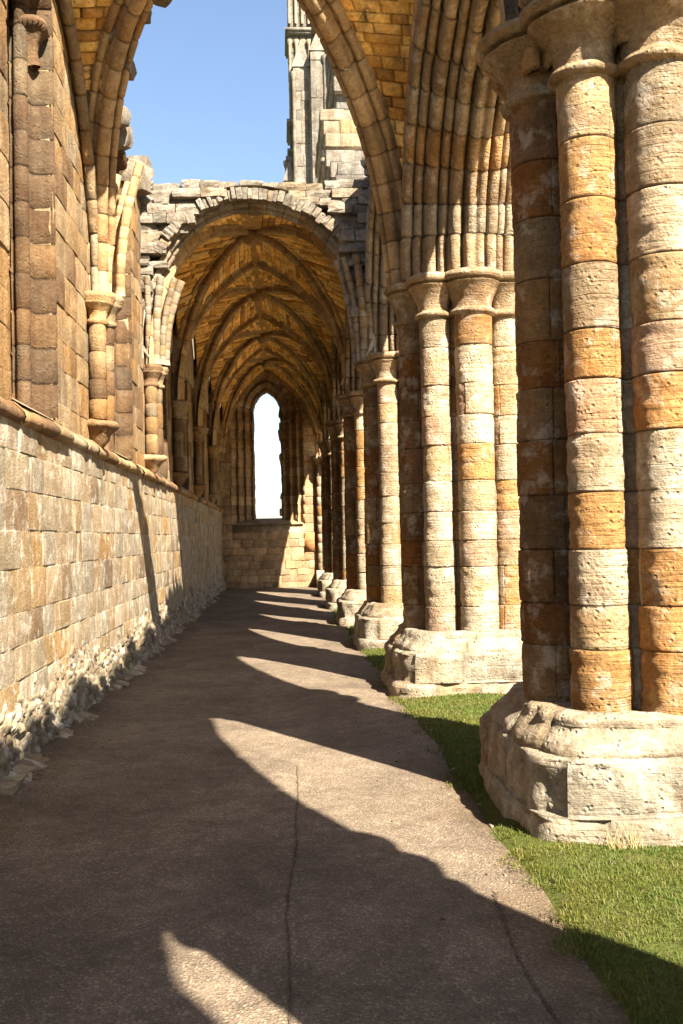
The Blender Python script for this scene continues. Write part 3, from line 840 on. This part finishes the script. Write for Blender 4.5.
for a_, y in enumerate(yy):
    ft = foot_top(y)
    for b_, q in enumerate(ss):
        wy = y + .03 * math.sin(q * 17 + y * 5); wq = q + .02 * math.sin(y * 23) 
        (p1, k1, d1), (p2, k2, d2) = kd.find_n((wy, wq * .95 * 1.25, 0), 2)
        h, t1, t2, c = info[k1]
        gap = min(1, max(0, (d2 - d1) / .035))
        hh = (h + t1 * (wy - p1[0]) + t2 * (wq * 1.19 - p1[1])) * gap - .03 * (1 - gap)
        x = LX - .03 + .14 * (1 - q) ** 1.2; z = -.05 + q * (ft + .07)
        hh *= 1 if q < .93 else .2
        V[a_, b_] = (x + hh, y, z + hh * .5)
        TT[a_, b_] = c * (.55 + .45 * gap) if gap < 1 else c
V[..., 0] += .012 * fbm(V, 14, 3, 3)
mb.grid(V, TT)
for k in range(70):
    y = r.uniform(5.5, 30); rock(mb, (LX + .12 + r.uniform(-.05, .04), y, .02), (r.uniform(.10, .18), r.uniform(.12, .34), r.uniform(.06, .13)), pick('rubble', r, .2), r, rnd=.3, jit=.22, rot=(0, .35, r.uniform(-.3, .3)))
mb.build('rubble_footing', M_RUBBLE, wall)
mb = MB(); r = random.Random(3)
rock(mb, (-1.88, 6.85, .035), (.22, .5, .10), (.27, .235, .175), r, rnd=.12, rot=(0, .06, .05), jit=.10)
tag(mb.build('kerb_slab', M_PLINTH, base=(-1.86, 6.9, 0)), 'flat pale stone slab lying at the foot of the left wall, lower left', 'stone slab')

# ------------------------------------------------------------------ far vault (four bays) and its broken front edge
XL, XR = -1.86, 1.30
vault = thing('ribbed_vault', 'far stretch of pointed rib vault with golden stone webs and ragged grey front edge', 'stone vault', (CROWN, 24, ZS))
def crown(y): return 6.88 - .19 * (y < 15.5) + .35 * max(0, (y - 26) / 8)
bays = list(zip(BAYY[3:-1], BAYY[4:]))
r = random.Random(9)
for bi, (ya, yb) in enumerate(bays):
    ym = .5 * (ya + yb); zc = crown(ym)
    wm = MB()
    za, zb = crown(ya), crown(yb)
    corner = {'lw': (XL, ya), 'le': (XL, yb), 'rw': (XR, ya), 're': (XR, yb)}
    D = {k: qcurve(c, (CROWN, ym), ZS, zc) for k, c in corner.items()}
    T = {k: qcurve(c, (CROWN, c[1]), ZS, (za if c[1] == ya else zb)) for k, c in corner.items()}
    if bi == 0:
        for k in ('lw', 'rw'): T[k] = stilted(corner[k], (CROWN, ya), ZS, za, 1.55)
    Fm = {k: qcurve(c, (c[0], ym), ZS, zc - .15) for k, c in corner.items()}
    for k in corner:
        ins = (CROWN, ym, 4.5)
        web(wm, T[k], D[k], 'vault', ins, r=r, top=True)
        web(wm, Fm[k], D[k], 'vault', ins, r=r, top=True)
    wm.build('web', M_VAULT, vault)
    for k in corner:
        n = 11
        rb = MB(); sweep(rb, rib_S(D[k]), RIBV, list(np.linspace(0, 1.0, n)), 'rib', r=r, sub=2)
        rb.build('diagonal_rib', M_RIB, vault)
    for ks in ((('lw', 'rw'),) + ((('le', 're'),) if bi == len(bays) - 1 else ())):
        rb = MB()
        for k in ks: sweep(rb, rib_S(T[k]), RIBV if bi else FRONT, list(np.linspace(0, 1, 14)), 'arch_grey' if bi == 0 else 'rib', r=r, sub=2)
        rb.build('transverse_rib', M_RIB if bi else M_GREY, vault)
    pm = MB()
    for (p, q) in (((CROWN, ya, za), (CROWN, ym, zc)), ((CROWN, ym, zc), (CROWN, yb, zb)), ((XL, ym, zc - .15), (CROWN, ym, zc)), ((XR, ym, zc - .15), (CROWN, ym, zc))):
        p = np.array(p); q = np.array(q); dd = (q - p) / np.linalg.norm(q - p); side = np.array([-dd[1], dd[0], 0]); 
        for wd, zz in ((.16, .12), (.55, .36)):
            pm.grid(np.array([[p - side * wd + (0, 0, zz), p + side * wd + (0, 0, zz)], [q - side * wd + (0, 0, zz), q + side * wd + (0, 0, zz)]]), (.4, .27, .11))
    pm.build('ridge', M_VAULT, vault)
    bs = MB(); lathe(bs, CROWN, ym, [(0, zc - .12), (.1, zc - .1), (.16, zc - .03), (.17, zc + .08), (.1, zc + .15)], (.34, .24, .13), nz=.02); bs.build('boss', M_RIB, vault)
# broken front: radial voussoirs, then rubble courses up to the ragged top
fm = MB(); r = random.Random(19)
FY = BAYY[3]
for k, c in (('l', (XL, FY)), ('r', (XR, FY))):
    F = stilted(c, (CROWN, FY), ZS, crown(FY), 1.55); S = rib_S(F)
    for lay, (n0, dn, sz) in enumerate(((.25, .17, .065),)):
        t = .50
        while t < .985:
            th = sz * r.uniform(.7, 1.4); dt = th / curve_len(F)
            nn = n0 + r.uniform(-.015, .015); 
            p = S(np.array([t + dt / 2]), np.array([0.]), np.array([nn - .04]))[0]
            q = S(np.array([t + dt / 2]), np.array([0.]), np.array([nn + .1]))[0]
            ang = math.atan2(q[0] - p[0], q[2] - p[2])
            if p[2] < 7.06 and p[0] > -2.2 and p[2] > S(np.array([t]), np.array([0.]), np.array([0.]))[0][2] and t + dt / 2 < 1:
                rock(fm, (p[0], FY - .10 + r.uniform(-.03, .03), p[2]), (th * 1.04, .42, dn * r.uniform(.92, 1.06)), pick('grey', r, .12), r, rnd=.06, rot=(r.uniform(-.1, .1), ang + r.uniform(-.02, .02), r.uniform(-.03, .03)), jit=.05)
            t += dt
z = 5.0
while z < 6.92:
    h = r.uniform(.09, .16); x = -2.25
    while x < 1.75:
        w = r.uniform(.18, .48)
        Fx = stilted((XL, FY) if x < CROWN else (XR, FY), (CROWN, FY), ZS, crown(FY), 1.55); pp = Fx(np.linspace(0, 1, 50))
        zi = np.interp(x + w / 2, pp[:, 0], pp[:, 2]) if x < CROWN else np.interp(-(x + w / 2), -pp[:, 0], pp[:, 2])
        if z > zi + .26 or x + w / 2 < XL - .08 or x + w / 2 > XR + .1:
            rock(fm, (x + w / 2, FY - .05 + r.uniform(-.10, .05), z + h / 2), (w, .4, h * 1.05), pick('grey', r, .15), r, rnd=.10, rot=(r.uniform(-.03, .03), r.uniform(-.03, .03), r.uniform(-.04, .04)), jit=.09)
        x += w
    z += h
for k, c in (('l', (XL, FY)), ('r', (XR, FY))):
    F = stilted(c, (CROWN, FY), ZS, crown(FY), 1.55); S = rib_S(F); tt = np.linspace(0, 1, 30)
    lo = S(tt, np.full(30, .06), np.full(30, .15)); hi = lo.copy(); hi[:, 2] = np.maximum(7.0, lo[:, 2] + .02); hi2 = lo.copy(); hi2[:, 0] = -2.4 if k == 'l' else 1.9; hi2[:, 2] = lo[:, 2]
    lo[:, 1] = hi[:, 1] = hi2[:, 1] = FY + .1
    fm.grid(np.stack([lo, hi], 1), (.2, .17, .13)); fm.grid(np.stack([lo[:16] + (0, .01, 0), hi2[:16] + (0, .01, 0)], 1), (.2, .17, .13))
# ragged top along the extrados
y = FY
while y < FY + 3:
    x = -2.2
    while x < 1.7:
        w = r.uniform(.2, .5)
        rock(fm, (x + w / 2, y + .25, (6.93 if y < FY + .2 else 7.3) + r.uniform(-.06, .02)), (w, .5, .13), pick('grey', r), r, rnd=.12, jit=.08, rot=(0, r.uniform(-.03, .03), r.uniform(-.1, .1))); x += w
    y += .45
# solid fill over the haunches
fm.box(-2.3, XL - .13, FY + .05, EASTY, 5.2, 7.1, (.35, .3, .24)); 
fm.box(XR + .15, 1.62, FY + .05, EASTY, 5.2, 7.1, (.35, .3, .24))
fm.build('broken_edge', M_GREY, vault, smooth=False)
# springer stumps of the fallen bay on the second corbel and pier
def stump(parent, c, tgt, tm, pal, mat, n=6, prof=SLIM, zc=6.95):
    F = qcurve(c, tgt, ZS, zc, tmax=tm); s = MB(); sweep(s, rib_S(F), prof, list(np.linspace(0, 1, n)), pal, r=r, sub=2); return s.build('springer', mat, parent)
def bundle(parent, x0, y0, sx, ends, z1, pal, mat):
    for (dx, dy, rr, lx, ly) in ends:
        def F(t):
            t = np.asarray(t, float); q = t ** 2.2
            return np.stack([x0 + sx * dx + sx * lx * q, y0 + dy + ly * q, ZS + (z1 - ZS) * t], -1)
        F.dir = np.array([sx * .98, .2]); s = MB()
        pr = [(a * rr / .06, b * rr / .06) for a, b in roll(0, 0, .06, 0, 360, 13)]
        cs = courses(0, 1, .08, .14, r); ts, gr = [], []
        for a, b in zip(cs[:-1], cs[1:]): ts += [a, a + .012, b - .012]; gr += [1, 0, 0]
        ts += [.998, 1.]; gr += [0, 1]; ts = np.array(ts); pr = np.array(pr[:-1])
        k = 1 - .09 * np.array(gr)[:, None]; k[-1] = .05
        T_, B_ = np.repeat(ts[:, None], len(pr), 1), pr[None, :, 0] * k
        g = rib_S(F)(T_, B_, pr[None, :, 1] * k); g = g + (.006 * fbm(g, 9, 2))[..., None]
        cols = np.repeat(np.array([pick(pal, r, .08) for _ in ts])[:, None, :] * (1 - .5 * np.array(gr))[:, None, None], len(pr), 1)
        s.grid(np.swapaxes(g, 0, 1), np.swapaxes(cols, 0, 1), wrap=True)
        s.build('springer', mat, parent)
BUN = ((-.02, -.22, .05, .0, -.10), (.08, -.19, .06, .10, -.12), (.16, -.12, .05, .22, -.06), (.21, -.03, .06, .26, .0))
bundle(vault, XL - .06, FY - .02, 1, BUN, 5.62, 'arch_grey', M_UPPER)
bundle(vault, XR + .10, FY - .10, -1, BUN, 5.9, 'arch_grey', M_GREY)

# ------------------------------------------------------------------ remains of the near vault
NY = BAYY[2]; NM = .5 * (BAYY[1] + BAYY[2]); NZ = 7.15
r = random.Random(29)
fragL = thing('vault_fragment', 'remains of fallen vault on the left wall, ribs fanning up from a corbel', 'vault fragment', (XL, NY, ZS), 'remains of the fallen vault')
DL = qcurve((XL, NY), (CROWN, NM), ZS, NZ, px=1.45, tmax=.80); FL = qcurve((XL - .10, NY), (XL - .10, NM), ZS, NZ - .1, tmax=.86)
rb = MB(); sweep(rb, rib_S(DL), RIB, list(np.linspace(0, 1, 13)), 'rib', r=r, sub=3, rough=.012); rb.build('diagonal_rib', M_RIB, fragL)
rb = MB(); sweep(rb, rib_S(FL), ROLLP, list(np.linspace(0, 1, 11)), 'arch', r=r, sub=3); rb.build('wall_rib', M_UPPER, fragL)
wm = MB(); web(wm, FL, DL, 'vault', (CROWN, NM, 4.5), r=r, ch=.12, blen=.28, off=.16); wm.build('web', M_WEB, fragL)
bundle(fragL, XL - .04, NY + .06, 1, ((.0, .16, .055, .03, .50), (.10, .12, .06, .14, .34), (.17, .06, .05, .20, .16)), 5.75, 'rib', M_RIB)
bundle(fragL, XL - .04, NY + .02, 1, ((.20, -.02, .05, .24, .02), (.04, .10, .05, .08, .3)), 5.8, 'rib', M_RIB)
fm = MB()
for k in range(16):
    tt = .42 + .035 * k
    p = DL(np.array([min(1, tt + .2)]))[0]
    rock(fm, (p[0] - .12 + r.uniform(-.1, .1), p[1] + .34 + r.uniform(-.05, .1), p[2] + .12 + r.uniform(-.1, .2)), (r.uniform(.15, .3), .3, r.uniform(.12, .25)), pick('grey', r), r)
fm.build('broken_edge', M_GREY, fragL, smooth=False)
fragR = thing('vault_fragment', 'remains of fallen vault over the second pier, one rib arching to the left', 'vault fragment', (XR, NY, ZS), 'remains of the fallen vault')
DR = qcurve((XR, NY), (CROWN, NM), ZS, NZ, tmax=.74); FR = qcurve((XR + .22, NY - .05), (XR + .22, NM), ZS, NZ - .1, tmax=.78)
rb = MB(); sweep(rb, rib_S(DR), RIB, list(np.linspace(0, 1, 12)), 'rib', r=r, sub=3, rough=.012); rb.build('diagonal_rib', M_RIB, fragR)
rb = MB(); sweep(rb, rib_S(FR), SLIM, list(np.linspace(0, 1, 11)), 'rib', r=r, sub=3); rb.build('wall_rib', M_RIB, fragR)
wm = MB(); web(wm, FR, DR, 'vault', (CROWN, NM, 4.5), r=r, ch=.12, blen=.28, off=.16); wm.build('web', M_WEB, fragR)
fm = MB()
for k in range(14):
    tt = .35 + .05 * k
    p = DR(np.array([min(1, tt)]))[0]
    rock(fm, (p[0] + .25 + r.uniform(-.05, .1), p[1] + .22 + r.uniform(-.05, .1), p[2] + .3 + r.uniform(-.1, .1)), (r.uniform(.2, .35), .35, r.uniform(.15, .3)), pick('grey', r), r)
fm.build('broken_edge', M_GREY, fragR, smooth=False)

# ------------------------------------------------------------------ east wall with lancet window
east = thing('east_wall', 'brown end wall closing the aisle with one tall bright lancet window', 'stone wall', (-.4, EASTY, 0))
WC, EHW = -.42, 1.22
E0, ES, ER = 2.15, 6.0, 1.5
mb = MB(); r = random.Random(51)
def P(u, v, h): return np.stack([u, EASTY - h + 0 * u, v], -1)
ea = pointed(EHW, ES, ER)
def eh(z):
    if z < E0: return 0
    if z < ES: return EHW
    tt = np.linspace(0, 1, 40); w, zz = ea(tt, np.zeros(40)); return 0 if z > zz[-1] else float(np.interp(z, zz, -w))
def free(va, vb):
    h = max(eh(va), eh(vb))
    return [(-2.2, 1.7)] if h <= 0 else [(-2.2, WC - h), (WC + h, 1.7)]
cs = courses(-.05, E0, .2, .3, r) + courses(E0, 7.8, .24, .33, r)[1:]
masonry(mb, P, -2.2, 1.7, cs, .22, .55, 'east', free=free, r=r, su=.2, sv=.2, prot=.02)
mb.box(-2.9, WC - EHW, EASTY + .03, EASTY + .9, -.1, 8.0); mb.box(WC + EHW, 3.2, EASTY + .03, EASTY + .9, -.1, 8.0)
mb.box(WC - EHW, WC + EHW, EASTY + .03, EASTY + .9, -.1, E0 - .02); mb.box(WC - EHW, WC + EHW, EASTY + .03, EASTY + .9, 7.25, 8.0)
mb.build('masonry', M_EAST, east)
EPROF = [(.85, -.77), (.62, -.76), (.60, -.68)] + roll(.53, -.64, .07, 90, -90, 7)[::-1] + [(.50, -.53), (.42, -.52), (.40, -.44)] + roll(.33, -.40, .07, 90, -90, 7)[::-1] + [(.30, -.29), (.22, -.28), (.2, -.2)] + roll(.13, -.16, .07, 90, -90, 7)[::-1] + [(.1, -.05), (.0, -.02), (-.01, .02)]
S2 = pointed(EHW, ES, ER, E0)
def S(t, b, n):
    w, z = S2(t, n); return np.stack([WC + w, EASTY + b, z], -1)
wm = MB(); nl = 12; nb = 7
bl = [-1 + k / nl for k in range(nl)] + [k / nb for k in range(nb + 1)]
sweep(wm, S, EPROF, bl, 'east', r=r, sub=2, rough=.02); sweep(wm, S, EPROF, [2 - b for b in bl[::-1]], 'east', r=r, sub=2, rough=.02)
w_ = wm.build('window', M_EAST, east)
sm = MB(); sm.grid(np.array([[(WC - EHW + .4 * k, EASTY - .05, E0 - .03), (WC - EHW + .4 * k, EASTY + .3, E0 + .10), (WC - EHW + .4 * k, EASTY + .86, E0 + .20)] for k in range(7)]), (.30, .23, .15)); sm.build('sill', M_EAST, w_)
fm = MB()
for z, w in ((2.55, .16), (3.1, .06), (4.05, .05), (4.35, .10), (5.2, .12), (5.5, .07), (6.0, .06)): rock(fm, (WC + .47, EASTY + .7, z), (w, .2, r.uniform(.2, .5)), pick('east', r), r)
fm.build('broken_tracery', M_EAST, w_, smooth=False)
nm = MB()
nm.box(.78, 1.20, EASTY - .03, EASTY + .02, 1.18, 1.82, (.42, .20, .09)); nm.build('blocked_niche', M_EAST, east)
# respond: half pier against the east wall
rs = MB()
for cx, cy, rr in ((1.38, EASTY - .16, .17), (1.60, EASTY - .42, .17), (1.92, EASTY - .5, .19)):
    cs = courses(0.5, 4.0, .26, .36, r)
    for a, b in zip(cs[:-1], cs[1:]): lathe(rs, cx, cy, [(rr - .012, a), (rr, a + .015), (rr, b - .015), (rr - .012, b)], pick('pier', r))
    lathe(rs, cx, cy, [(rr, 4.0), (rr + .05, 4.02), (rr, 4.06), (rr + .1, 4.25), (rr + .18, 4.32), (rr + .16, 4.4), (0, 4.41)], pick('pier', r))
rs.box(1.15, 2.6, EASTY - .75, EASTY, -.1, .55, (.5, .44, .34)); rs.box(1.55, 2.5, EASTY - .35, EASTY + .05, .5, 4.4, (.4, .33, .24))
rs.build('respond', M_PIER, east)

# ------------------------------------------------------------------ turret of the east front, and ruined upper wall
TX0 = .25
tur = thing('east_turret', 'tall grey stair turret and buttresses rising against the blue sky above the vault', 'turret', (1.6, 36, 0))
r = random.Random(61)
def faced_box(mbx, x0, x1, y0, y1, z0, z1, pal='tower', ch=(.32, .48), bl=(.35, .75), faces='wns', slope=0):
    mbx.box(x0 + .03, x1 - .03, y0 + .03, y1 - .03, z0, z1 - .01, (.35, .32, .28))
    cs = courses(z0, z1, *ch, r)
    kw = dict(r=r, su=.3, sv=.3, gap=.012, prot=.014, joint=.016, amp=.012)
    masonry(mbx, lambda u, v, h: np.stack([u, y0 - h + 0 * u, v], -1), x0, x1, cs, *bl, pal, **kw)
    masonry(mbx, lambda u, v, h: np.stack([x0 - h + 0 * u, u, v], -1), y0, y1, cs, *bl, pal, **kw)
    masonry(mbx, lambda u, v, h: np.stack([x1 + h + 0 * u, u, v], -1), y0, y1, cs, *bl, pal, **kw)
def gable(mbx, x0, x1, y0, y1, z0, z1, tint=(.24, .235, .22)):
    xm = .5 * (x0 + x1)
    mbx.add([(x0, y0, z0), (x1, y0, z0), (xm, y0, z1), (x0, y1, z0), (x1, y1, z0), (xm, y1, z1)], [(0, 3, 5, 2), (1, 2, 5, 4), (0, 1, 4, 3)], tint)
    mbx.add([(x0, y0, z0), (x1, y0, z0), (xm, y0, z1), (x0, y1, z0), (x1, y1, z0), (xm, y1, z1)], [(0, 2, 1), (3, 4, 5)], tint)
def tx(px, d): return (px - 284) * d / 1000. + .02
m1 = MB(); faced_box(m1, .18, 1.1, 36.2, 38.4, 0, 15.6); faced_box(m1, .10, .5, 36.0, 36.4, 0, 14.6); gable(m1, .06, .54, 35.96, 36.4, 14.6, 15.35); m1.build('side_buttress', M_GREY, tur)
m1 = MB(); faced_box(m1, .48, 1.12, 35.6, 36.6, 0, 18.6, bl=(.25, .5)); gable(m1, .44, 1.14, 35.56, 36.6, 18.6, 19.6); m1.build('angle_buttress', M_GREY, tur)
m1 = MB(); faced_box(m1, 1.10, 1.62, 35.2, 36.6, 0, 19.0, bl=(.3, .6)); gable(m1, 1.06, 1.66, 35.16, 36.6, 19.0, 19.7); m1.build('front_buttress', M_GREY, tur)
m1 = MB(); faced_box(m1, 1.60, 3.6, 35.6, 37.4, 0, 24); m1.build('turret_wall', M_GREY, tur)
m1 = MB(); faced_box(m1, .36, 1.7, 36.5, 38.2, 15.5, 24, bl=(.25, .5)); m1.build('upper_stage', M_GREY, tur)
# blind arcade shafts and strings on the upper stage
sm = MB()
for k in range(4):
    for z0, z1 in ((17.0, 20.0), (20.6, 24.0)):
        lathe(sm, .40 + .24 * k, 36.44, [(.05, z0), (.055, z0 + .1), (.055, z1 - .2), (.1, z1 - .1), (.1, z1)], (.30, .26, .20))
sm.build('blind_arcade', M_GREY, tur)
for z in (15.7, 16.8, 20.2):
    sm = MB(); sm.box(.28, 1.8, 36.36, 38.3, z, z + .16, (.20, .19, .175)); sm.box(.24, 1.84, 36.32, 38.3, z + .1, z + .22, (.22, .21, .19)); sm.build('string_course', M_GREY, tur)
sm = MB(); sm.box(.06, 1.12, 35.96, 36.5, 12.3, 12.5, (.20, .19, .175)); sm.build('string_course', M_GREY, tur)
sm = MB(); sm.box(1.04, 1.68, 35.12, 36.4, 12.6, 12.8, (.20, .19, .175)); sm.build('string_course', M_GREY, tur)
sm = MB()
for (sx_, sy_, z0, z1, rr) in ((.50, 35.6, 1, 18.4, .07), (1.10, 35.58, 1, 18.4, .06), (1.62, 35.2, 1, 18.8, .07), (.20, 36.2, 1, 15.4, .06), (1.80, 35.56, 8, 24, .06), (2.05, 35.56, 8, 24, .05), (2.3, 35.56, 8, 24, .06)):
    lathe(sm, sx_, sy_, [(rr, z0), (rr, z1 - .3), (rr + .05, z1 - .15), (rr + .06, z1)], pick('grey', r), na=10)
sm.build('angle_shafts', M_GREY, tur)
for z in (9.3, 11.0, 14.2, 17.2):
    sm = MB(); sm.box(1.5, 3.6, 35.5, 36.0, z, z + .14, (.30, .28, .24)); sm.build('string_course', M_GREY, tur)
for ch in tur.children: ch.location.x += TX0
cross = thing('streak_trim_pier', 'unseen square pier behind the viewer, added to narrow the foreground light patch', 'stone pier', (2.1, -3.6, 0))
m1 = MB(); faced_box(m1, 1.3, 2.9, -5.4, -2.0, 0, 8.6, 'pier'); m1.build('masonry', M_PIER, cross)  # unseen block, added and sized to trim the near streak of sunlight
ruin = thing('ruined_upper_wall', 'stepped grey stump of upper wall overhanging the arcade, between turret and vault rib', 'ruined wall', (1.8, 20, 7))
m1 = MB()
def step(x0, y0, z0, z1, y1=23.0, pal='tower'):
    cs = courses(z0, z1, .22, .36, r)
    for a, b in zip(cs[:-1], cs[1:]):
        dx = r.uniform(-.06, .06); faced_box(m1, x0 + dx, 2.45, y0 + r.uniform(-.12, .12), y1, a, b + .012, pal, ch=(b - a, b - a + .01), bl=(.3, .7))
step(1.24, 19.0, 7.0, 7.5); step(1.18, 18.3, 7.5, 8.6); step(1.02, 19.2, 8.6, 9.2); step(.98, 19.8, 9.2, 10.2, pal='arch_grey'); step(1.25, 20.4, 10.2, 13.0)
rock(m1, (1.35, 17.3, 7.15), (.5, .5, .4), (.42, .39, .34), r, rnd=.05, jit=.05, rot=(0, 0, .05))
m1.build('masonry', M_GREY, ruin)

# ------------------------------------------------------------------ small plants
mb = MB(); r = random.Random(8)
V = []; T = []
for k in range(60):
    a = r.uniform(0, 2 * PI); h = r.uniform(.05, .16); b = h * r.uniform(.2, .7); x, y = 1.72 + r.uniform(-.1, .1), 5.08 + r.uniform(-.04, .03)
    w = .003
    V += [(x - w, y, 0), (x + w, y, 0), (x + math.cos(a) * b + w * .3, y + math.sin(a) * b * .5, h), (x + math.cos(a) * b, y + math.sin(a) * b * .5, h)]; T += [(.32, .26, .13)] * 4
mb.add(V, np.arange(240).reshape(-1, 4), np.array(T)); tag(mb.build('grass_tuft', M_BLADE, base=(1.72, 5.08, 0)), 'dry straw coloured tuft against the plinth of the nearest pier', 'plant')

# ------------------------------------------------------------------ light
SUN = np.array([.51, -.90, 1.0]); SUN /= np.linalg.norm(SUN)
sl = bpy.data.lights.new('sun', 'SUN'); sl.energy = 5.0; sl.angle = math.radians(.5); sl.color = (1., .915, .77)
so = bpy.data.objects.new('sun', sl); C.objects.link(so); so.location = (20, -40, 40)
so.rotation_euler = Vector(-SUN).to_track_quat('-Z', 'Y').to_euler()
w = bpy.data.worlds.new('World'); bpy.context.scene.world = w; w.use_nodes = True
nt = w.node_tree; sky = nt.nodes.new('ShaderNodeTexSky'); sky.sky_type = 'NISHITA'; sky.sun_disc = False
sky.sun_elevation = math.asin(SUN[2]); sky.sun_rotation = math.atan2(SUN[0], SUN[1])
sky.air_density = 1.0; sky.dust_density = 1.2; sky.ozone_density = 1.0
bg = nt.nodes['Background']; bg.inputs['Strength'].default_value = .044; nt.links.new(sky.outputs[0], bg.inputs['Color'])
sc = bpy.context.scene
sc.view_settings.view_transform = 'Standard'; sc.view_settings.look = 'None'; sc.view_settings.gamma = 1; sc.view_settings.exposure = 2.6
sc.render.engine = 'CYCLES'; sc.cycles.max_bounces = 10; sc.cycles.diffuse_bounces = 8
